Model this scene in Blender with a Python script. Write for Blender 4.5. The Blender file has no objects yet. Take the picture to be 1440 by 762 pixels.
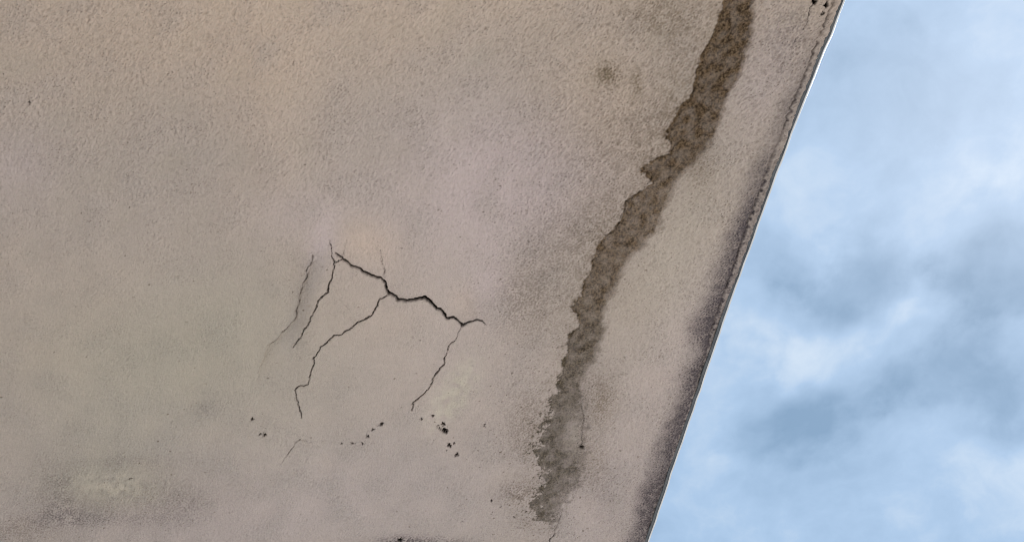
import bpy, math
import numpy as np

# ---------------------------------------------------------------- camera, sky, sun, exposure
scene = bpy.context.scene
col = scene.collection
R = math.radians

CAM_Z, CEIL_Z = 1.55, 2.75              # eye height and height of the balcony underside
H = CEIL_Z - CAM_Z
HFOV, ELEV = 64.0, 70.0
cam = bpy.data.cameras.new('camera')
cam.angle = R(HFOV)
cam.clip_start = 0.02
cam.clip_end = 6000
cam_o = bpy.data.objects.new('camera', cam)
cam_o.location = (0, 0, CAM_Z)
cam_o.rotation_euler = (R(90 + ELEV), 0, 0)
col.objects.link(cam_o)
scene.camera = cam_o

SUN_EL, SUN_AZ = 58.0, 75.0             # azimuth measured from +Y towards +X (the open side)
sun = bpy.data.lights.new('sun', 'SUN')
sun.energy = 4.9
sun.angle = R(2.0)
sun.color = (1.0, 0.95, 0.90)
sun_o = bpy.data.objects.new('sun', sun)
sd = np.array([math.sin(R(SUN_AZ)) * math.cos(R(SUN_EL)), math.cos(R(SUN_AZ)) * math.cos(R(SUN_EL)), math.sin(R(SUN_EL))])
sun_o.rotation_euler = (R(90 - SUN_EL), 0, R(180 - SUN_AZ))
sun_o.location = (6, 3, 8)
col.objects.link(sun_o)

vs = scene.view_settings
scene.cycles.filter_width = 0.8
vs.view_transform = 'Standard'
vs.look = 'None'
vs.exposure = 0.0
vs.gamma = 1.0
vs.use_curve_mapping = False

TANH = math.tan(R(HFOV / 2))
CE, SE = math.cos(R(ELEV)), math.sin(R(ELEV))


def to_plane(px, py):
    """point of the photograph -> (x, y) on the underside of the slab"""
    u = (np.asarray(px, float) - 720) / 720 * TANH
    v = (381 - np.asarray(py, float)) / 720 * TANH
    # forward (0,CE,SE), right (1,0,0), up (0,-SE,CE)
    dy = CE - v * SE
    dz = SE + v * CE
    return u / dz * H, dy / dz * H


def to_photo(x, y):
    dy = y
    f = dy * CE + H * SE
    up = -dy * SE + H * CE
    return 720 + x / f * 720 / TANH, 381 - up / f * 720 / TANH


# ---------------------------------------------------------------- node helpers
class NT:
    def __init__(s, tree):
        s.t = tree
        tree.nodes.clear()

    def n(s, kind, **kw):
        nd = s.t.nodes.new(kind)
        for k, v in kw.items():
            if k.startswith('i_'):
                nd.inputs[k[2:].replace('_', ' ')].default_value = v
            else:
                setattr(nd, k, v)
        return nd

    def l(s, a, b):
        s.t.links.new(a, b)

    def math(s, op, a, b=None, c=None, clamp=False):
        nd = s.t.nodes.new('ShaderNodeMath')
        nd.operation = op
        nd.use_clamp = clamp
        for i, x in enumerate((a, b, c)):
            if x is None:
                continue
            if isinstance(x, (int, float)):
                nd.inputs[i].default_value = x
            else:
                s.l(x, nd.inputs[i])
        return nd.outputs[0]

    def mix(s, fac, a, b, mode='MIX'):
        nd = s.t.nodes.new('ShaderNodeMix')
        nd.data_type = 'RGBA'
        nd.blend_type = mode
        nd.clamp_factor = True
        for sock, x in ((nd.inputs[0], fac), (nd.inputs[6], a), (nd.inputs[7], b)):
            if isinstance(x, (int, float)):
                sock.default_value = x
            elif isinstance(x, (tuple, list)):
                sock.default_value = (*x, 1) if len(x) == 3 else x
            else:
                s.l(x, sock)
        return nd.outputs[2]

    def noise(s, vec, scale, detail=4, rough=0.55, dist=0.0):
        nd = s.t.nodes.new('ShaderNodeTexNoise')
        nd.inputs['Scale'].default_value = scale
        nd.inputs['Detail'].default_value = detail
        nd.inputs['Roughness'].default_value = rough
        nd.inputs['Distortion'].default_value = dist
        s.l(vec, nd.inputs['Vector'])
        return nd

    def ramp(s, x, lo, hi, a=0.0, b=1.0):
        nd = s.t.nodes.new('ShaderNodeMapRange')
        nd.interpolation_type = 'SMOOTHSTEP'
        for i, v in ((1, lo), (2, hi), (3, a), (4, b)):
            nd.inputs[i].default_value = v
        if isinstance(x, (int, float)):
            nd.inputs[0].default_value = x
        else:
            s.l(x, nd.inputs[0])
        return nd.outputs[0]


# ---------------------------------------------------------------- sky with broken soft cloud
world = bpy.data.worlds.new('World')
scene.world = world
world.use_nodes = True
w = NT(world.node_tree)
out = w.n('ShaderNodeOutputWorld')
tc = w.n('ShaderNodeTexCoord')
sep = w.n('ShaderNodeSeparateXYZ')
w.l(tc.outputs['Generated'], sep.inputs[0])
zc = w.math('MAXIMUM', sep.outputs[2], 0.12)
comb = w.n('ShaderNodeCombineXYZ')
w.l(w.math('DIVIDE', sep.outputs[0], zc), comb.inputs[0])
w.l(w.math('DIVIDE', sep.outputs[1], zc), comb.inputs[1])
flat = comb.outputs[0]                               # position on a cloud deck, in units of its height
warp = w.noise(flat, 3.2, 4, 0.55)
wv = w.n('ShaderNodeVectorMath', operation='SUBTRACT')
w.l(warp.outputs['Color'], wv.inputs[0])
wv.inputs[1].default_value = (0.5, 0.5, 0.5)
ws = w.n('ShaderNodeVectorMath', operation='SCALE')
w.l(wv.outputs[0], ws.inputs[0])
ws.inputs['Scale'].default_value = 0.24
wa = w.n('ShaderNodeVectorMath', operation='ADD')
w.l(flat, wa.inputs[0])
w.l(ws.outputs[0], wa.inputs[1])
deck = wa.outputs[0]
big = w.noise(deck, 2.3, 3, 0.5).outputs['Fac']
mid = w.noise(deck, 6.0, 6, 0.58).outputs['Fac']
val = w.math('ADD', w.math('MULTIPLY', big, 0.60), w.math('MULTIPLY', mid, 0.78))
fin = w.noise(flat, 13.0, 5, 0.6).outputs['Fac']
val = w.math('ADD', w.math('ADD', val, -0.37), w.math('MULTIPLY', fin, 0.30))
puff = w.math('MULTIPLY', w.math('ADD', w.noise(flat, 9.0, 6, 0.55).outputs['Fac'], -0.5), 2.0)
# the single thick and thin clouds: direction (as seen on the deck), reach in x and y, density
CLOUDS = [
    (1190, 392, 125, 75, -0.27), (1090, 345, 80, 50, -0.12), (1115, 612, 110, 58, -0.20),
    (1385, 550, 140, 80, -0.20), (1400, 385, 110, 70, -0.15), (1250, 545, 90, 60, -0.06),
    (1290, 110, 150, 110, -0.08), (1115, 500, 115, 65, 0.27), (1000, 625, 60, 70, 0.10), (1410, 255, 90, 60, 0.13),
    (1290, 300, 110, 70, 0.08), (1400, 690, 110, 70, 0.13), (1260, 440, 60, 40, 0.12), (1150, 130, 60, 60, -0.04), (1000, 740, 100, 60, 0.06),
]
for cx, cy, rx, ry, amp in CLOUDS:
    x0, y0 = to_plane(cx, cy)
    x1, _ = to_plane(cx + rx, cy)
    _, y1 = to_plane(cx, cy + ry)
    d = w.n('ShaderNodeVectorMath', operation='SUBTRACT')
    w.l(deck, d.inputs[0])
    d.inputs[1].default_value = (x0 / H, y0 / H, 0)
    e = w.n('ShaderNodeVectorMath', operation='MULTIPLY')
    w.l(d.outputs[0], e.inputs[0])
    e.inputs[1].default_value = (H / abs(x1 - x0), H / abs(y1 - y0), 0)
    ln = w.n('ShaderNodeVectorMath', operation='LENGTH')
    w.l(e.outputs[0], ln.inputs[0])
    reach = w.math('ADD', ln.outputs['Value'], puff)
    val = w.math('ADD', val, w.ramp(reach, 0.35, 1.3, amp * (1.5 if amp < 0 else 1.15), 0.0))
cr = w.n('ShaderNodeValToRGB')
cr.color_ramp.interpolation = 'LINEAR'
els = cr.color_ramp.elements
els[0].position, els[0].color = 0.0, (0.250, 0.402, 0.590, 1)
els[1].position, els[1].color = 0.84, (0.740, 0.865, 1.000, 1)
m = els.new(0.50)
m.color = (0.460, 0.642, 0.875, 1)
w.l(val, cr.inputs[0])
sky = w.n('ShaderNodeTexSky', sky_type='NISHITA')
sky.sun_disc = False
sky.sun_elevation = R(SUN_EL)
sky.sun_rotation = R(SUN_AZ)
bg1 = w.n('ShaderNodeBackground')
bg1.inputs[1].default_value = 0.10
w.l(sky.outputs[0], bg1.inputs[0])
bg2 = w.n('ShaderNodeBackground')
bg2.inputs[1].default_value = 1.0
w.l(cr.outputs[0], bg2.inputs[0])
ms = w.n('ShaderNodeMixShader')
ms.inputs[0].default_value = 0.86
w.l(bg1.outputs[0], ms.inputs[1])
w.l(bg2.outputs[0], ms.inputs[2])
w.l(ms.outputs[0], out.inputs[0])


# ---------------------------------------------------------------- materials
def new_mat(name):
    m_ = bpy.data.materials.new(name)
    m_.use_nodes = True
    t = NT(m_.node_tree)
    o = t.n('ShaderNodeOutputMaterial')
    b = t.n('ShaderNodeBsdfPrincipled')
    t.l(b.outputs[0], o.inputs[0])
    return m_, t, b


def make_plaster():
    m_, t, b = new_mat('weathered_plaster')
    pos = t.n('ShaderNodeNewGeometry').outputs['Position']

    def at(name):
        return t.n('ShaderNodeAttribute', attribute_name=name).outputs['Fac']
    base = (0.515, 0.440, 0.388)
    c = t.mix(at('warm'), base, (0.715, 0.552, 0.425))
    c = t.mix(at('pink'), c, (0.630, 0.525, 0.522))
    c = t.mix(at('olive'), c, (0.490, 0.445, 0.368))
    c = t.mix(at('grey'), c, (0.400, 0.362, 0.350))
    c = t.mix(at('pale'), c, (0.62, 0.560, 0.480))
    c = t.mix(at('brown'), c, (0.215, 0.160, 0.100))
    # uneven paint and dust
    n1 = t.noise(pos, 5.0, 6, 0.6).outputs['Fac']
    c = t.mix(t.ramp(n1, 0.35, 0.7, 0.0, 0.12), c, (0.38, 0.32, 0.27))
    n2 = t.noise(pos, 160, 4, 0.65).outputs['Fac']
    c = t.mix(t.ramp(n2, 0.40, 0.66, 0.0, 0.12), c, (0.25, 0.205, 0.165))
    n3 = t.noise(pos, 420, 3, 0.6).outputs['Fac']
    c = t.mix(t.ramp(n3, 0.46, 0.70, 0.0, 0.30), c, (0.66, 0.58, 0.50))
    # pores full of dust
    c = t.mix(at('pore'), c, (0.150, 0.115, 0.085))
    # black mould along the edge and in loose patches
    mould = at('mould')
    mn = t.noise(pos, 230, 4, 0.7).outputs['Fac']
    mf = t.math('MULTIPLY', mould, t.ramp(mn, 0.30, 0.66, 0.86, 1.08), clamp=True)
    c = t.mix(mf, c, (0.112, 0.094, 0.103))
    # damp stain, brown above and greyer below
    st = at('stain')
    sn = t.noise(pos, 230, 5, 0.8).outputs['Fac']
    s_hi = t.mix(t.ramp(sn, 0.38, 0.62), (0.036, 0.022, 0.012), (0.215, 0.146, 0.088))
    s_lo = t.mix(t.ramp(sn, 0.38, 0.62), (0.034, 0.027, 0.018), (0.168, 0.138, 0.102))
    c = t.mix(st, c, t.mix(at('stain_low'), s_hi, s_lo))
    # grime in cracks and chips, contact shade painted round the cracks
    c = t.mix(at('grime_shade'), c, (0.020, 0.015, 0.013))
    t.l(c, b.inputs['Base Color'])
    b.inputs['Roughness'].default_value = 0.92
    b.inputs['Specular IOR Level'].default_value = 0.18
    f1 = t.noise(pos, 520, 4, 0.62).outputs['Fac']
    bp = t.n('ShaderNodeBump')
    bp.inputs['Strength'].default_value = 0.9
    bp.inputs['Distance'].default_value = 0.0026
    t.l(f1, bp.inputs['Height'])
    t.l(bp.outputs[0], b.inputs['Normal'])
    return m_


def make_simple(name, c0, c1, scale, rough, bump=0.0):
    m_, t, b = new_mat(name)
    pos = t.n('ShaderNodeNewGeometry').outputs['Position']
    n_ = t.noise(pos, scale, 6, 0.6).outputs['Fac']
    t.l(t.mix(t.ramp(n_, 0.3, 0.7), c0, c1), b.inputs['Base Color'])
    b.inputs['Roughness'].default_value = rough
    if bump:
        bp = t.n('ShaderNodeBump')
        bp.inputs['Distance'].default_value = bump
        t.l(n_, bp.inputs['Height'])
        t.l(bp.outputs[0], b.inputs['Normal'])
    return m_


PLASTER = make_plaster()
CONCRETE = make_simple('concrete', (0.40, 0.37, 0.33), (0.30, 0.28, 0.25), 14, 0.9, 0.004)
HALO_STRIP = make_simple('white_halo_strip', (0.68, 0.70, 0.73), (0.58, 0.60, 0.63), 60, 0.45)  # for the strip added as a sharpening halo
GAP_SHADE = make_simple('grey_gap_shade', (0.075, 0.085, 0.10), (0.13, 0.14, 0.15), 90, 0.7)  # shade of the edge gap, put into the colour
PAVING = make_simple('pale_paving', (0.64, 0.615, 0.565), (0.56, 0.535, 0.49), 3, 0.95, 0.003)

# ---------------------------------------------------------------- traced marks (positions on the underside, taken from the photograph)
EDGE = [(1183, 0), (1170, 33), (1157, 66), (1135, 118), (1107, 195), (1074, 280), (1061, 316), (1047, 359), (1033, 398),
        (1005, 477), (968, 582), (950, 640), (937, 677), (922, 718), (909, 760)]
STAIN_L = [(1100, -760), (1080, -600), (1092, -480), (1066, -380), (1070, -300), (1046, -220), (1042, -140), (1030, -60), (1018, 0), (1012, 25), (1000, 55), (987, 75), (981, 97), (979, 117), (971, 136), (959, 151), (945, 169),
           (936, 186), (936, 196), (942, 202), (941, 217), (926, 221), (912, 225), (906, 233), (900, 243), (911, 249), (915, 255), (904, 266),
           (892, 274), (881, 279), (875, 290), (873, 306), (865, 321), (851, 327), (843, 339), (837, 353), (831, 376), (821, 396), (817, 414),
           (808, 422), (802, 432), (808, 441), (815, 447), (808, 463), (798, 475), (795, 500), (785, 535), (778, 555), (775, 575), (765, 595),
           (760, 610), (753, 630), (758, 650), (763, 665), (763, 681), (753, 698), (748, 713), (748, 728), (765, 733), (780, 735)]
STAIN_R = [(788, 716), (798, 700), (808, 686), (818, 666), (822, 650), (822, 630), (819, 600), (819, 570), (819, 535), (824, 518), (835, 508),
           (840, 493), (845, 475), (849, 463), (847, 440), (853, 424), (863, 410), (873, 384), (879, 369), (894, 353), (908, 337), (924, 323),
           (928, 310), (936, 290), (942, 274), (948, 258), (965, 239), (977, 225), (993, 211), (1005, 192), (1014, 168), (1021, 142), (1031, 125),
           (1041, 107), (1050, 75), (1056, 55), (1059, 28), (1060, 0), (1068, -60), (1076, -140), (1092, -220), (1108, -320), (1104, -430), (1122, -540), (1118, -660), (1106, -760)]
# cracks: (label, [(x, y, width)...], strength)
CRACKS = [
    ('widest black crack zigzagging down across the plaster to the right',
     [(472, 355, .8), (482, 363, 2.0), (497, 374, 2.6), (507, 376.5, 2.6), (511.5, 381.5, 2.8), (523, 387, 2.8), (536.5, 390.5, 2.6), (541, 395, 3.0),
      (544, 406, 2.8), (547, 412, 3.0), (551, 411.5, 3.2), (560, 419.5, 3.4), (572, 421, 3.4), (589, 418.5, 4.0), (604, 422.5, 4.2), (614, 433.5, 3.8),
      (628, 448, 3.8), (638, 447.4, 3.4), (650, 459, 3.6), (660.5, 453.5, 2.8), (670, 450.5, 2.6), (677.5, 452.5, 2.2), (684, 458, 1.0)], 1.0),
    ('thin crack running down from the left end of the widest crack',
     [(462, 337, 1.0), (466, 346, 1.3), (467.7, 362, 1.3), (470.3, 369.6, 1.7), (468.5, 383, 1.7), (462, 409.5, 1.9), (448, 421.5, 1.7), (442.4, 436, 1.7),
      (437.6, 444, 1.6), (435, 454.6, 1.5), (427, 465, 1.4), (419, 478, 1.4), (413, 487.5, .8)], .95),
    ('short crack joining two longer cracks', [(470.3, 369.6, 1.8), (476, 366.4, 2.0), (482, 364, 1.8)], .9),
    ('hair crack rising above the left end of the widest crack', [(482.5, 361, 1.0), (485.7, 345, .9), (487, 338, .7)], .6),
    ('broken leftmost crack with faint ends',
     [(439.7, 358, .9), (438, 370, 1.2), (432, 388.6, 1.9), (426.5, 397, 1.1), (421, 419, 1.5), (416.5, 436, 1.7), (415, 449, 2.0), (404.6, 460, 1.8),
      (396.7, 466.4, 1.3), (388.8, 477, 1.0), (377, 485, .8)], .8),
    ('hair crack rising from the middle of the widest crack',
     [(534.5, 352, .7), (535.8, 360, 1.0), (536.6, 370, 1.2), (541, 379, 1.3), (541.6, 391, 1.5)], .75),
    ('longest thin crack winding down to the lower left',
     [(545, 413.5, 1.6), (534, 419.7, 1.4), (528.7, 431, 1.6), (522.6, 442, 1.8), (499.6, 454.6, 1.8), (487.8, 463, 1.7), (469.8, 470.4, 1.8), (460, 481.5, 1.9),
      (450.8, 486.8, 1.9), (448, 494, 1.8), (440.3, 503.4, 1.9), (441.6, 511.7, 1.6), (435, 530, 1.8), (433, 540.7, 1.7), (421.8, 542, 1.7), (416, 546, 1.7),
      (416.5, 556.5, 1.6), (420.5, 571, 2.4), (422, 578, 3.0), (423.6, 587, .9)], 1.0),
    ('thin crack running down from the right end of the widest crack',
     [(649, 460, 1.4), (643.4, 469, 1.6), (631.6, 484, 1.9), (629, 494, 1.7), (626, 508.7, 1.5), (618.5, 516.6, 3.2), (615.7, 522, 3.2), (609.7, 529, 1.9),
      (607.8, 536.7, 1.6), (602.5, 546, 1.5), (589.4, 556.5, 2.4), (580.6, 564, 1.9), (579.3, 575, 1.0)], 1.0),
    ('faint ridge shade below the leftmost crack, put in as a thin crack', [(388, 478, .9), (376, 497, 1.5), (364, 520, 1.8), (359, 537, 1.0)], .35),  # shade of a plaster ridge, drawn as a faint dark line
    ('faint short crack below the longest thin crack', [(421.8, 617, 1.0), (414, 625, 1.7), (407, 635.7, 2.1), (399.4, 646, 1.2), (394, 655, .8)], .55),
    ('hair crack turning right at the lower left', [(421.8, 617, 1.2), (430, 619, 1.0), (439, 621.5, .7)], .4),
    ('dark crack along the middle of the damp stain',
     [(1062, -30, 1.6), (1056, 8, 2.0), (1042, 19, 1.8), (1034, 36, 1.8), (1025, 53, 2.2), (1026, 67, 2.2), (1020, 89, 1.6), (1014, 108, 1.5), (998, 133, 1.6),
      (980, 158, 1.6), (970, 186, 1.3), (955, 200, 1.1), (944, 213, 2.0), (942, 225, 1.9), (940, 252, 1.1)], .75),
    ('crack at the foot of the damp stain', [(820, 562, .7), (819.5, 580, 1.0), (818.5, 600, 1.6), (818.5, 618, 2.2), (819, 629, 3.2)], .8),
    ('short crack at the bottom of the plaster below the damp stain',
     [(790, 716, .9), (789, 723, 1.1), (784.6, 737.5, 1.9), (780, 744, 2.2), (779, 751, 2.2), (773, 758, 2.8), (769, 772, 2.0), (760, 790, 1.5)], .85),
    ('dark crack beside the edge at the top right',
     [(1151, -12, 3.0), (1146, 3, 3.2), (1142.5, 8, 2.2), (1139, 17, 2.2), (1136, 25, 2.2), (1135, 35, 1.5), (1129.6, 43, 1.0)], 1.0),
    ('hair crack below the edge crack', [(1119, 53, .9), (1117.5, 60, 1.6), (1115.5, 67, 1.3), (1108, 77, .7), (1100.5, 92, 1.4), (1099.5, 102, .8)], .7),
    ('hair crack along the left rim of the stain', [(941, 217, 1.2), (926, 221, 1.6), (912, 225, 1.4), (905, 233, 1.0)], .5),
    ('crooked hair crack on the stain rim', [(921, 243, .8), (912, 256, 2.0), (902, 268, 1.6), (890, 277, 1.3), (880, 282, 1.3), (874, 300, 1.4), (866, 321, 1.7), (850, 330, 1.1)], .55),
]
# chips: x, y, half length, half width, tilt (degrees, photo sense)
CHIPS = [(355, 588.7, 2.6, 1.6, -25), (367, 598, 1.4, 1.0, 0), (372.5, 599, 1.5, .9, 0), (365.6, 609, 2.0, 1.3, 0), (372.5, 609.8, 3.4, 2.1, 10),
         (536.6, 595.6, 4.2, 1.9, -35), (524.7, 603, 2.0, 1.3, -20), (516.8, 612.7, 2.2, 1.5, -40), (497, 622.5, 3.4, .8, 0), (480, 623, 1.6, .9, 10),
         (509, 622.3, 2.4, .8, 0), (608.4, 583, 1.9, 1.3, 20), (592.8, 587.7, 1.6, 1.2, 0), (623.6, 595, 3.2, 2.4, 70), (625.8, 604.5, 4.3, 3.6, 20),
         (618, 602, 2.4, 1.4, 40), (616, 597.2, 2.0, 1.0, 0), (631.6, 625.6, 3.3, 2.8, 20), (642, 638.8, 3.4, 2.0, -40), (627, 633.6, 1.5, 1.2, 0),
         (639, 622.5, 1.4, .9, 0), (681.7, 595.6, 1.4, 1.2, 0), (818, 629.5, 4.5, 2.0, -5), (1146, 2, 3.6, 4.6, 0), (1162, 8, 2.6, 4.6, 25), (1157, 20, 1.8, 3.2, 30),
         (562, 761, 3.0, 3.2, 0), (41, 144, 1.2, 2.2, 0), (412, 89, .7, 2.0, -15), (691, 703, 1.8, 1.3, 10), (652, 733, 1.2, 1.0, 0), (728, 741, 1.4, 1.0, 0), (723, 726, 1.4, 1.0, 0),
         (705, 711, 1.1, .9, 0), (182, 674, 1.3, 1.2, 40)]

# ---------------------------------------------------------------- the grid of the underside
ex, ey = to_plane(*np.array(EDGE, float).T)
EC = np.polyfit(ey, ex, 3)
ELO, EHI = ey.min(), ey.max()


def edge_x(y):
    y = np.asarray(y, float)
    yc = np.clip(y, ELO, EHI)
    return np.polyval(EC, yc) + np.polyval(np.polyder(EC), yc) * (y - yc)


def sstep(x, a, b):
    t = np.clip((x - a) / (b - a), 0, 1)
    return t * t * (3 - 2 * t)


rng = np.random.default_rng(7)
PITCH = 0.00110


def graded(a, b, far_a, far_b):
    """fine even steps from a to b, wider even steps for 0.45 m beyond, then steps that grow out to the far limits"""
    def outward(p, far, sgn):
        o, q, st = [], p, PITCH
        while (far - q) * sgn > 0:
            if abs(q - p) < .45:
                st = min(st * 1.10, .0030)
            else:
                st *= 1.15
            q += st * sgn
            o.append(q)
        return o
    mid_ = list(np.arange(a, b, PITCH))
    lo = outward(a, far_a, -1) if far_a is not None else []
    return np.array(lo[::-1] + mid_ + outward(mid_[-1], far_b, 1))


_, y_top = to_plane(0, -25)
_, y_bot = to_plane(0, 785)
Y0, Y1 = float(y_top), float(y_bot)
ys = graded(Y0, Y1, -3.5, 6.0)
smax = max(float(edge_x(Y0) - to_plane(-25, -25)[0]), float(edge_x(Y1) - to_plane(-25, 785)[0]))
ss = graded(0.0, smax, None, 4.5)
NY, NX = len(ys), len(ss)
print('grid', NY, NX, NY * NX, 'y', Y0, Y1, 'smax', smax)
Yg = np.repeat(ys[:, None], NX, 1)
Sg = np.repeat(ss[None, :], NY, 0)


FM = .60                                    # relief goes on this far beyond the fine part and fades at its end
F_NY, F_NX = int((Y1 - Y0 + 2 * FM) / PITCH), int((smax + FM) / PITCH)
F_IY = np.clip(((ys - Y0 + FM) / PITCH).round().astype(int), 0, F_NY - 1)
F_IX = np.clip((ss / PITCH).round().astype(int), 0, F_NX - 1)


def _ease(n, both):
    k = int(.15 / PITCH)
    e_ = np.ones(n)
    t = np.linspace(0, 1, k)
    e_[-k:] = (1 - t) ** 2 * (1 + 2 * t)
    if both:
        e_[:k] = e_[-k:][::-1]
    return e_


F_W = (_ease(F_NY, True)[F_IY][:, None] * _ease(F_NX, False)[F_IX][None, :]).astype(np.float32)


def field(lam, seed, band=0.6):
    """smooth band limited random relief with wavelength lam (m), of unit deviation"""
    r = np.random.default_rng(seed)
    F = np.fft.rfft2(r.standard_normal((F_NY, F_NX), dtype=np.float32))
    fy = np.fft.fftfreq(F_NY, PITCH)[:, None]
    fx = np.fft.rfftfreq(F_NX, PITCH)[None, :]
    f = np.sqrt(fx * fx + fy * fy) + 1e-9
    F *= np.exp(-(np.log(f * lam) / band) ** 2) / np.sqrt(f)
    g = np.fft.irfft2(F, s=(F_NY, F_NX))
    g /= g.std()
    return g[np.ix_(F_IY, F_IX)] * F_W


wob = field(0.016, 90)[:, 40] * 0.00035 + field(0.10, 91)[:, 40] * 0.0003
wob -= 0.0016 * sstep(field(0.022, 92)[:, 40], 1.5, 2.4)
Xg = edge_x(Yg) + wob[:, None] * np.exp(-Sg / 0.05) - Sg
PX, PY = to_photo(Xg, Yg)


def blob(x, y, rx, ry, tilt=0, k=1.0):
    c, s_ = math.cos(R(tilt)), math.sin(R(tilt))
    dx, dy = PX - x, PY - y
    u, v = (dx * c + dy * s_) / rx, (-dx * s_ + dy * c) / ry
    return k * np.exp(-(u * u + v * v))


def seg_dist(px, py, ax, ay, bx, by):
    dx, dy = bx - ax, by - ay
    t = np.clip(((px - ax) * dx + (py - ay) * dy) / (dx * dx + dy * dy + 1e-12), 0, 1)
    return np.hypot(px - ax - t * dx, py - ay - t * dy), t


def window(x0, y0, x1, y1):
    ok = (PX > x0) & (PX < x1) & (PY > y0) & (PY < y1)
    r_ = np.where(ok.any(1))[0]
    c_ = np.where(ok.any(0))[0]
    if not len(r_):
        return None
    return slice(r_[0], r_[-1] + 1), slice(c_[0], c_[-1] + 1)


# random fields
n_fine, n_mid, n_big = field(0.0045, 1, .5), field(0.0095, 2, .5), field(0.024, 3, .6)
n_wide, n_huge = field(0.10, 4, .6), field(0.40, 5, .7)
n_a, n_b, n_c = field(0.030, 6, .7), field(0.012, 8, .7), field(0.006, 9, .6)

# --- stain: signed distance to the traced outline, its rim roughened
poly = STAIN_L + STAIN_R
wsl = window(700, -820, 1180, 790)
wx, wy = PX[wsl], PY[wsl]
low = sstep(wy, 500, 600)
jx = n_a[wsl] * (1.6 + 2.0 * low) + n_b[wsl] * (.7 + 2.6 * low) + n_c[wsl] * (.45 + 1.9 * low)
jy = n_a[wsl][:, ::-1] * (1.2 + 1.5 * low) + n_b[wsl][:, ::-1] * (.7 + 1.8 * low)
qx, qy = wx + jx, wy + jy
dist = np.full(wx.shape, 1e9)
inside = np.zeros(wx.shape, bool)
right_d = np.full(wx.shape, 1e9)
nl = len(STAIN_L)
for i in range(len(poly)):
    (ax, ay), (bx, by) = poly[i], poly[(i + 1) % len(poly)]
    d, _ = seg_dist(qx, qy, ax, ay, bx, by)
    dist = np.minimum(dist, d)
    if i >= nl - 1:
        right_d = np.minimum(right_d, d)
    cr_ = (ay > qy) != (by > qy)
    with np.errstate(divide='ignore', invalid='ignore'):
        xi = ax + (qy - ay) * (bx - ax) / (by - ay if by != ay else 1e-9)
    inside ^= cr_ & (qx < xi)
sd_ = np.where(inside, dist, -dist)
is_right = right_d <= dist + 1e-6
soft = np.where(is_right, 6.0 + 4.0 * low, 1.5 + 2.6 * low)
ms_ = sstep(sd_, -soft, soft)
halo = np.exp(-np.clip(-sd_, 0, None) / 9.0) * (sd_ < 0)
core = ms_ * (0.80 + 0.10 * np.tanh(n_a[wsl]) + 0.09 * np.tanh(n_big[wsl]))
core *= 1 - 0.06 * low
core += 0.17 * np.exp(-((sd_ - 1.8) / 1.6) ** 2) * (~is_right)          # tide line on the left rim
core += 0.14 * sstep(-wy, -330, -20) * ms_
core *= 1 - 0.55 * np.exp(-((wx - 806) / 13) ** 2 - ((wy - 610) / 28) ** 2)   # worn paler patch
core *= 1 - 0.35 * sstep(wy, 655, 740) * sstep(wx, 765, 800)
speck = sstep(n_c[wsl] + .5 * n_b[wsl], 1.0, 2.0) * halo * (.35 + .5 * low)
stain = np.zeros((NY, NX))
stain[wsl] = np.clip(np.maximum(core, speck) + 0.10 * halo, 0, 1)
stain_part = np.zeros((NY, NX), bool)
stain_part[wsl] = sd_ > 0
stain_low = sstep(PY, 330, 600)

# --- mould along the edge, in photo pixels from the edge
x_edge = to_photo(edge_x(ys), ys)[0][:, None]
de = x_edge - PX
yv = PY[:, :1] * 0 + to_photo(edge_x(ys), ys)[1][:, None]
amp = np.interp(yv, [-100, 60, 110, 150, 200, 250, 300, 430, 520, 640, 760, 900], [.20, .22, .42, .50, .42, .72, .94, .98, .98, .94, .86, .6])
wid = np.interp(yv, [-100, 100, 180, 250, 330, 420, 520, 640, 760, 900], [16, 26, 32, 38, 42, 46, 36, 36, 34, 34])
rim = np.interp(yv, [-100, 100, 180, 300, 420, 520, 640, 760], [9, 7, 8, 9, 7, 3, 2, 1])
dj = de + 2.5 * n_a + 1.6 * n_b + 3 * n_wide
mould = amp * (1 - sstep(dj, wid * .10, wid * 1.25)) * np.clip(.96 + .07 * n_big + .08 * n_b + .14 * n_fine, .3, 1.25) * (1 - .50 * (1 - sstep(de + 1.2 * n_b, rim - 2, rim + 3)))
mould += 0.22 * amp * np.exp(-np.clip(dj - wid, 0, None) / 26) * sstep(.5 * n_b + .6 * n_a + .7 * n_fine, .1, 1.6)
for x, y, rx, ry, k in [(815, 60, 60, 40, .05), (930, 30, 60, 40, .04), (740, 420, 45, 55, .20), (745, 300, 40, 50, .06), (800, 330, 60, 60, .13),
                        (860, 250, 60, 40, .08), (830, 540, 24, 40, .16), (735, 600, 26, 40, .16), (725, 690, 30, 10, .20), (850, 690, 30, 30, .12),
                        (80, 690, 24, 32, .27), (95, 722, 40, 20, .19), (180, 650, 60, 10, .20), (245, 705, 50, 28, .20), (140, 731, 80, 9, .24), (285, 577, 14, 8, .10), (20, 745, 34, 18, .22), (290, 575, 16, 11, .08),
                        (600, 765, 60, 9, .50), (565, 765, 26, 9, .40), (425, 450, 26, 60, .0), (700, 560, 60, 80, .06), (1100, 60, 40, 60, .16), (1120, 40, 24, 40, .15),
                        (130, 60, 70, 70, .05), (870, 180, 90, 60, .08)]:
    mould += blob(x, y, rx * 1.15, ry * 1.15, 0, k) * np.clip(.80 + .75 * np.tanh(.35 * n_b + .3 * n_a + .55 * n_c + .6 * n_fine), 0, 2)
mould = np.clip(mould, 0, 1)

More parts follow.
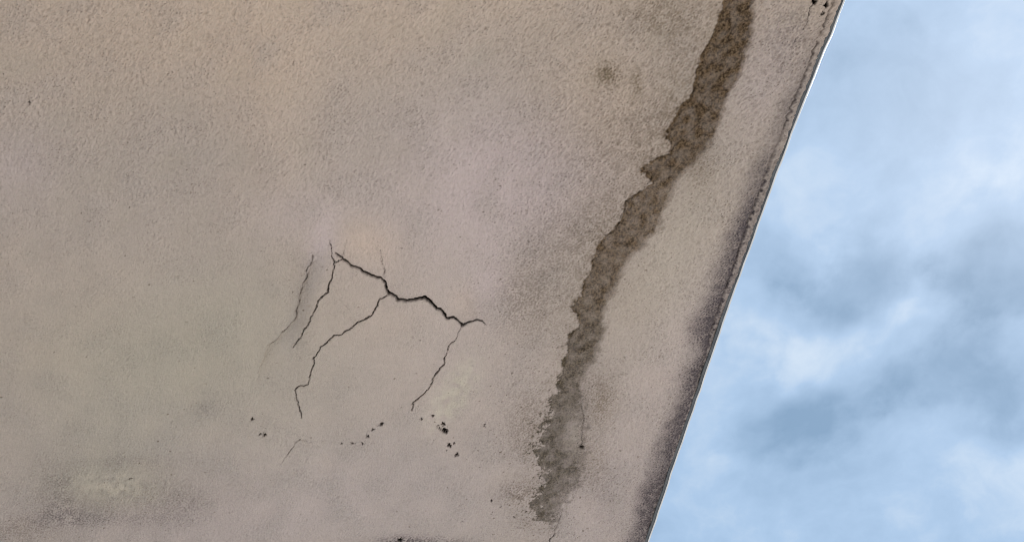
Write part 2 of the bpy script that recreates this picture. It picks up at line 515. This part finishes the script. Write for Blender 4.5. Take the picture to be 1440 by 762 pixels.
# --- paint tone, with shade by the left cracks put into grey and brown
warm = np.clip(.62 * sstep(-PY - .10 * PX, -330, 60) + blob(520, 340, 52, 34, 8, .85) + blob(652, 425, 22, 32, 0, .55) + blob(380, 60, 260, 110, 0, .28) + blob(870, 150, 80, 110, 0, .35)
               + .10 * n_huge + .05 * n_wide, 0, 1)
pink = np.clip(.14 + blob(700, 520, 260, 170, 0, .30) + blob(960, 480, 60, 160, 20, .35) + blob(620, 260, 240, 130, 0, .20) + blob(740, 240, 135, 90, 20, .62) + blob(650, 310, 120, 90, 0, .40) + blob(452, 345, 20, 40, 20, .7) + blob(690, 400, 30, 50, 0, .5) + blob(20, 235, 55, 60, 0, .5) + blob(420, 300, 70, 40, 0, .35)
               + blob(1075, 120, 40, 90, 15, .4) + blob(880, 730, 130, 110, 0, .60) + blob(480, 700, 300, 80, 0, .55) + blob(250, 745, 260, 50, 0, .45) + .06 * n_wide, 0, 1)
olive = np.clip(blob(230, 520, 230, 110, 0, .85) + blob(140, 685, 80, 32, 0, .8) + blob(150, 640, 90, 60, 0, .5) + blob(960, 330, 60, 120, 20, .35) + blob(850, 420, 140, 120, 0, .25) + blob(330, 420, 110, 70, 0, .3)
                + .05 * n_wide, 0, 1)
grey = np.clip(.45 * sstep(PY, 420, 780) + blob(428, 425, 15, 72, 20, .60) + .06 * n_wide + blob(560, 640, 320, 90, 0, .15), 0, 1)  # tall narrow blob: shaded strip between the left cracks, put into the colour

brown = np.zeros((NY, NX))
for x, y, rx, ry, k in [(855, 104, 17, 15, .90), (895, 115, 7, 16, .60), (930, 22, 55, 34, .50), (885, 190, 65, 55, .30), (950, 120, 30, 60, .25), (742, 420, 36, 46, .30), (805, 340, 44, 44, .26), (845, 300, 26, 36, .22),
                        (985, 235, 18, 30, .40), (846, 562, 20, 32, .50), (835, 650, 18, 36, .32), (740, 595, 20, 40, .24), (728, 690, 26, 14, .30), (880, 420, 30, 40, .12), (660, 430, 10, 26, .18), (140, 700, 70, 36, .09), (230, 700, 60, 30, .07), (30, 750, 50, 18, .22), (427, 430, 14, 66, .16), (270, 60, 90, 60, .06)]:  # tall thin blob between the left cracks deepens the shade painted there
    brown += blob(x, y, rx * 1.15, ry * 1.15, 0, k) * np.clip(.85 + .6 * np.tanh(.35 * n_b + .3 * n_a + .5 * n_c + .6 * n_fine), 0, 2)
hb = np.zeros((NY, NX))
hb[wsl] = np.exp(-np.clip(-sd_, 0, None) / 26) * (sd_ < 0) * (~is_right)
brown += .26 * hb * np.clip(.8 + .6 * np.tanh(.4 * n_b + .4 * n_a + .6 * n_fine), 0, 2)
brown = np.clip(brown, 0, 1)
pale = np.clip(blob(165, 686, 85, 26, 0, 1.0) * sstep(n_fine + .7 * n_c + .3 * n_b, .5, 1.6) + 1.5 * blob(638, 552, 20, 46, 35, .95) + blob(155, 684, 50, 16, 0, .85) + blob(806, 612, 10, 26, 0, .3) + blob(210, 700, 26, 10, 0, .3) + blob(400, 620, 60, 60, 0, .15), 0, 1) * np.clip(.72 + .28 * n_big + .22 * n_a, 0, 1.2)

# --- relief: sand float finish, smoother in the sunken middle
rough = 0.48 + .34 * sstep(-PY, -420, -150) + .24 * sstep(PX, 660, 800) - blob(540, 520, 170, 110, 0, .22) + blob(160, 695, 130, 42, 0, .25)
rough = np.clip(rough + .25 * mould + .12 * np.tanh(n_wide), .25, 1.3)
fade_s = np.ones((NY, NX))
z = rough * (0.00050 * n_fine + .00046 * n_mid + .00026 * n_big) + .0010 * n_wide + .0020 * n_huge
worm = sstep(np.abs(n_mid + .35 * n_fine), .42, .0)
pit = sstep(n_fine + .45 * n_mid + .25 * n_c, 1.55, 2.4)
dens = .5 + .5 * np.tanh(n_big + n_wide)
pit *= np.clip(.35 + .75 * dens, 0, 1) * np.clip(rough, .35, 1)
pore = .62 * pit + .16 * sstep(-n_mid - .4 * n_big, .9, 2.3) * rough
hgt = -z                                               # z counts away from the room: raised plaster hangs lower
hgt += .0014 * pit
# plaster lip along the edge and the groove behind it
hgt += -.0022 * (1 - sstep(de + .8 * n_b, rim, rim + 2.5)) * sstep(rim, 2, 6)
hgt += .0020 * np.exp(-((de + .9 * n_b - rim - 2.0) / 1.6) ** 2) * sstep(rim, 2, 6)
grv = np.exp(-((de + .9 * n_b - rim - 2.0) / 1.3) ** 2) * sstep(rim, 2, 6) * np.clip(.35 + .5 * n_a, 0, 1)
round_ = .002
hgt += np.where(Sg < round_, round_ - np.sqrt(np.clip(round_ ** 2 - (round_ - Sg) ** 2, 0, None)), 0)
hgt += -.0010 * (stain > .5) * 0

grime_shade = np.clip(.55 * grv + .45 * stain * sstep(n_fine + .4 * n_c, .7, 1.9) + .25 * np.clip(mould, 0, 1) * sstep(n_fine + .4 * n_c, .9, 2.0), 0, .7)
part = np.zeros((NY, NX), np.int32)                    # per vertex owner: 0 soffit, 1 stain, 2 lip, 10.. cracks, 100.. chips
part[stain_part] = 1
lip_lim = rim
part[(de < lip_lim) & (rim > 4.5)] = 2


def roughen(pts, n_it, k, r):
    pts = [tuple(map(float, p)) for p in pts]
    for _ in range(n_it):
        o = [pts[0]]
        for a, b_ in zip(pts, pts[1:]):
            L = math.hypot(b_[0] - a[0], b_[1] - a[1])
            if L > 3.0:
                off = r.normal(0, k * L)
                mx, my = (a[0] + b_[0]) / 2 - (b_[1] - a[1]) / L * off, (a[1] + b_[1]) / 2 + (b_[0] - a[0]) / L * off
                o.append((mx, my, (a[2] + b_[2]) / 2 * r.uniform(.8, 1.2)))
            o.append(b_)
        pts = o
    return pts


# sunken / sagging halves of the broken patch: plaster below the widest crack hangs a little lower
sag = blob(540, 470, 110, 60, 20, 1.0)
hgt -= .0030 * sag
main = np.array(CRACKS[0][1])
order = np.argsort(main[:, 0])
yc_ = np.interp(PX, main[order, 0], main[order, 1])
ins = sstep(PX, 466, 490) * (1 - sstep(PX, 655, 690))
hgt -= .0018 * ins * np.where(PY > yc_, np.exp(-np.clip(PY - yc_, 0, None) / 26), -.25 * np.exp(-np.clip(yc_ - PY, 0, None) / 14))
lm = np.array(CRACKS[4][1] + [(364, 520, 1), (359, 540, 1)])
xc_ = np.interp(PY, lm[:, 1], lm[:, 0])
ins = sstep(PY, 345, 375) * (1 - sstep(PY, 500, 545))
hgt -= .0040 * ins * np.where(PX > xc_, -.35 * np.exp(-np.clip(PX - xc_, 0, None) / 10) + .35 * np.exp(-((PX - xc_ - 24) / 12) ** 2), .8 * np.exp(-np.clip(xc_ - PX, 0, None) / 14))
rc = np.array(CRACKS[7][1])
xc_ = np.interp(PY, rc[:, 1], rc[:, 0])
ins = sstep(PY, 462, 490) * (1 - sstep(PY, 560, 580))
hgt -= .0022 * ins * np.where(PX < xc_, np.exp(-np.clip(xc_ - PX, 0, None) / 18), 0)
for ci, (lab, pts, k) in enumerate(CRACKS):
    if max(p[2] for p in pts) < 3.5:
        pts = [(p[0], p[1], p[2] * .50) for p in pts]
    else:
        pts = [(p[0], p[1], p[2] * .95) for p in pts]
    pts = roughen(pts, 3, .075, rng)
    for a, b_ in zip(pts, pts[1:]):
        sl = window(min(a[0], b_[0]) - 9, min(a[1], b_[1]) - 9, max(a[0], b_[0]) + 9, max(a[1], b_[1]) + 9)
        if sl is None:
            continue
        d, t = seg_dist(PX[sl] + .35 * n_c[sl], PY[sl] + .25 * n_fine[sl], a[0], a[1], b_[0], b_[1])
        wd = (a[2] + (b_[2] - a[2]) * t) * .5
        ke = k * (np.clip(.30 + .85 * (.5 + .5 * np.tanh(1.6 * n_b[sl])), 0, 1) if k < .9 else np.clip(1.0 + .12 * n_b[sl], .6, 1))
        m1 = (1 - sstep(d, wd * .5, wd + (.22 if wd.max() > 1 else .32))) * ke
        contact_shade = np.exp(-(d / (wd + 1.4)) ** 2) * .05 * k  # soft contact shadow round the crack, put into the colour
        hgt[sl] = np.maximum(hgt[sl], hgt[sl] * (1 - m1) + m1 * (.0015 + .0022 * wd))
        grime_shade[sl] = np.maximum(grime_shade[sl], np.clip(m1 * (.60 + .30 * wd) + contact_shade, 0, 1))
        ps = part[sl]
        ps[(d < wd + .2)] = 10 + ci
for hi_, (x, y, a, b_, tilt) in enumerate(CHIPS):
    sl = window(x - 16, y - 16, x + 16, y + 16)
    if sl is None:
        continue
    c, s_ = math.cos(R(tilt)), math.sin(R(tilt))
    dx, dy = PX[sl] - x + .8 * n_c[sl], PY[sl] - y + .8 * n_fine[sl]
    rr = np.hypot((dx * c + dy * s_) / a, (-dx * s_ + dy * c) / b_)
    m1 = 1 - sstep(rr, .70, 1.10)
    hgt[sl] += m1 * .0026 * (1 + .4 * b_)
    grime_shade[sl] = np.maximum(grime_shade[sl], np.clip(m1 * (.5 + .22 * b_), 0, 1))
    ps = part[sl]
    ps[rr < 1.0] = 100 + hi_
# loose dots of mould
for _ in range(700):
    x, y = rng.uniform(0, 1100), rng.uniform(0, 762)
    if rng.uniform() < .45:
        x, y = rng.normal(770, 70), rng.uniform(250, 762)
    r_ = rng.uniform(.45, 1.25)
    sl = window(x - 4, y - 4, x + 4, y + 4)
    if sl is None:
        continue
    rr = np.hypot(PX[sl] - x + .5 * n_c[sl], PY[sl] - y) / r_
    pore[sl] = np.maximum(pore[sl], (1 - sstep(rr, .5, 1.4)) * rng.uniform(.35, .95))

Zg = CEIL_Z + hgt
V = np.stack([Xg, Yg, Zg], -1)
gy = np.gradient(V, axis=0)
gx = np.gradient(V, axis=1)
N = np.cross(gx, gy)
N /= np.linalg.norm(N, axis=-1, keepdims=True)
N[N[..., 2] > 0] *= -1
idx = np.arange(NY * NX).reshape(NY, NX)
quads = np.stack([idx[:-1, :-1], idx[:-1, 1:], idx[1:, 1:], idx[1:, :-1]], -1).reshape(-1, 4)
p0, p1, p2 = V.reshape(-1, 3)[quads[0, 0]], V.reshape(-1, 3)[quads[0, 1]], V.reshape(-1, 3)[quads[0, 2]]
if np.cross(p1 - p0, p2 - p1)[2] > 0:
    quads = quads[:, ::-1]
owner = np.maximum.reduce([part[:-1, :-1], part[:-1, 1:], part[1:, 1:], part[1:, :-1]]).reshape(-1)
own_min = np.minimum.reduce([part[:-1, :-1], part[:-1, 1:], part[1:, 1:], part[1:, :-1]]).reshape(-1)
owner = np.where(owner >= 10, owner, own_min)
ATTR = dict(stain=stain, stain_low=stain_low, mould=mould, warm=warm, pink=pink, olive=olive, grey=grey, pale=pale, brown=brown, pore=np.clip(pore, 0, 1), grime_shade=grime_shade)
Vf, Nf = V.reshape(-1, 3), N.reshape(-1, 3)
AF = {k: v.reshape(-1).astype(np.float32) for k, v in ATTR.items()}


# ---------------------------------------------------------------- objects
def link(name, mesh, parent=None):
    o = bpy.data.objects.new(name, mesh)
    col.objects.link(o)
    if parent:
        o.parent = parent
    return o


def raw_mesh(name, verts, faces, m_, smooth=False):
    me = bpy.data.meshes.new(name)
    me.from_pydata([tuple(v) for v in verts], [], [tuple(f) for f in faces])
    me.materials.append(m_)
    if smooth:
        me.polygons.foreach_set('use_smooth', [True] * len(me.polygons))
    me.update()
    return me


def patch(name, faces, parent, label=None):
    """one piece of the plaster surface as its own mesh"""
    used, inv = np.unique(faces, return_inverse=True)
    inv = inv.reshape(-1).astype(np.int32)
    me = bpy.data.meshes.new(name)
    me.vertices.add(len(used))
    me.vertices.foreach_set('co', (Vf[used] - np.array(parent_origin)).astype(np.float32).ravel())
    nf = len(faces)
    me.loops.add(nf * 4)
    me.loops.foreach_set('vertex_index', inv)
    me.polygons.add(nf)
    me.polygons.foreach_set('loop_start', np.arange(0, nf * 4, 4, dtype=np.int32))
    me.polygons.foreach_set('use_smooth', np.ones(nf, bool))
    me.update(calc_edges=True)
    for k, v in AF.items():
        a = me.attributes.new(k, 'FLOAT', 'POINT')
        a.data.foreach_set('value', v[used])
    me.materials.append(PLASTER)
    me.normals_split_custom_set_from_vertices(Nf[used].astype(np.float32))
    o = link(name, me, parent)
    if label:
        o['label'] = label
    return o


# paving below: one sheet out to the horizon
gr = link('ground', raw_mesh('ground', [(-3000, -3000, 0), (3000, -3000, 0), (3000, 3000, 0), (-3000, 3000, 0)], [(0, 1, 2, 3)], PAVING))
gr['kind'] = 'structure'

slab = bpy.data.objects.new('balcony', None)
parent_origin = (float(edge_x(0.5)), 0.5, CEIL_Z)
slab.location = parent_origin
col.objects.link(slab)
slab['label'] = 'rough beige plastered balcony underside, cracked and damp stained, with a mouldy edge against the sky'
slab['category'] = 'balcony'
slab['kind'] = 'thing'

soffit = patch('soffit', quads[owner == 0], slab, 'rough beige plaster underside with faded paint')
patch('damp_stain', quads[owner == 1], soffit, 'long dark brown damp stain running down the plaster')
patch('edge_lip', quads[owner == 2], soffit, 'raised plaster lip along the outer edge')
for ci, (lab, _, _) in enumerate(CRACKS):
    q = quads[owner == 10 + ci]
    if len(q):
        patch('crack', q, soffit, lab)
for hi_ in range(len(CHIPS)):
    q = quads[owner == 100 + hi_]
    if len(q):
        patch('chipped_hole', q, soffit)

# slab body behind the plaster: fascia at the outer edge, top and far sides
ys_c = np.concatenate([np.arange(ys[0], ys[-1], .02), [ys[-1]]])
xe = np.interp(ys_c, ys, Xg[:, 0])
TH = .20
org = np.array(parent_origin)
vv, ff = [], []
for x, y in zip(xe, ys_c):
    for zz in (CEIL_Z + .0025, CEIL_Z + TH * .5, CEIL_Z + TH):
        vv.append(np.array((x - .0005, y, zz)) - org)
for i in range(len(ys_c) - 1):
    for k in range(2):
        a = i * 3 + k
        ff.append((a, a + 3, a + 4, a + 1))
link('fascia', raw_mesh('fascia', vv, ff, CONCRETE), slab)
vv, ff = [], []
for x, y in zip(xe, ys_c):
    vv += [np.array((x - .003, y, CEIL_Z + TH + .001)) - org, np.array((x - 4.4, y, CEIL_Z + TH + .001)) - org]
for i in range(len(ys_c) - 1):
    a = i * 2
    ff.append((a, a + 2, a + 3, a + 1))
link('slab_top', raw_mesh('slab_top', vv, ff, CONCRETE), slab)

# gap shade painted as dark strip, then white strip added as sharpening halo
def sweep(prof):
    vv_, ff_ = [], []
    n_ = len(prof)
    for x, y in zip(xe, ys_c):
        for dx, dz in prof:
            vv_.append(np.array((x + dx, y, CEIL_Z + dz)) - org)
    for i in range(len(ys_c) - 1):
        for k in range(n_):
            a, b_ = i * n_ + k, i * n_ + (k + 1) % n_
            ff_.append((a, b_, b_ + n_, a + n_))
    return vv_, ff_


link('gap_shade_strip', raw_mesh('gap_shade_strip', *sweep([(-.0016, -.0012), (.0023, -.0026), (.0023, .012), (-.0004, .012)]), GAP_SHADE), slab)
halo_o = link('edge_halo_strip', raw_mesh('edge_halo_strip', *sweep([(.0024, -.0040), (.0046, -.0040), (.0050, -.0032), (.0050, .016), (.0024, .016)]), HALO_STRIP), slab)
halo_o['label'] = 'slim white strip added as a bright halo along the outer edge of the plaster'
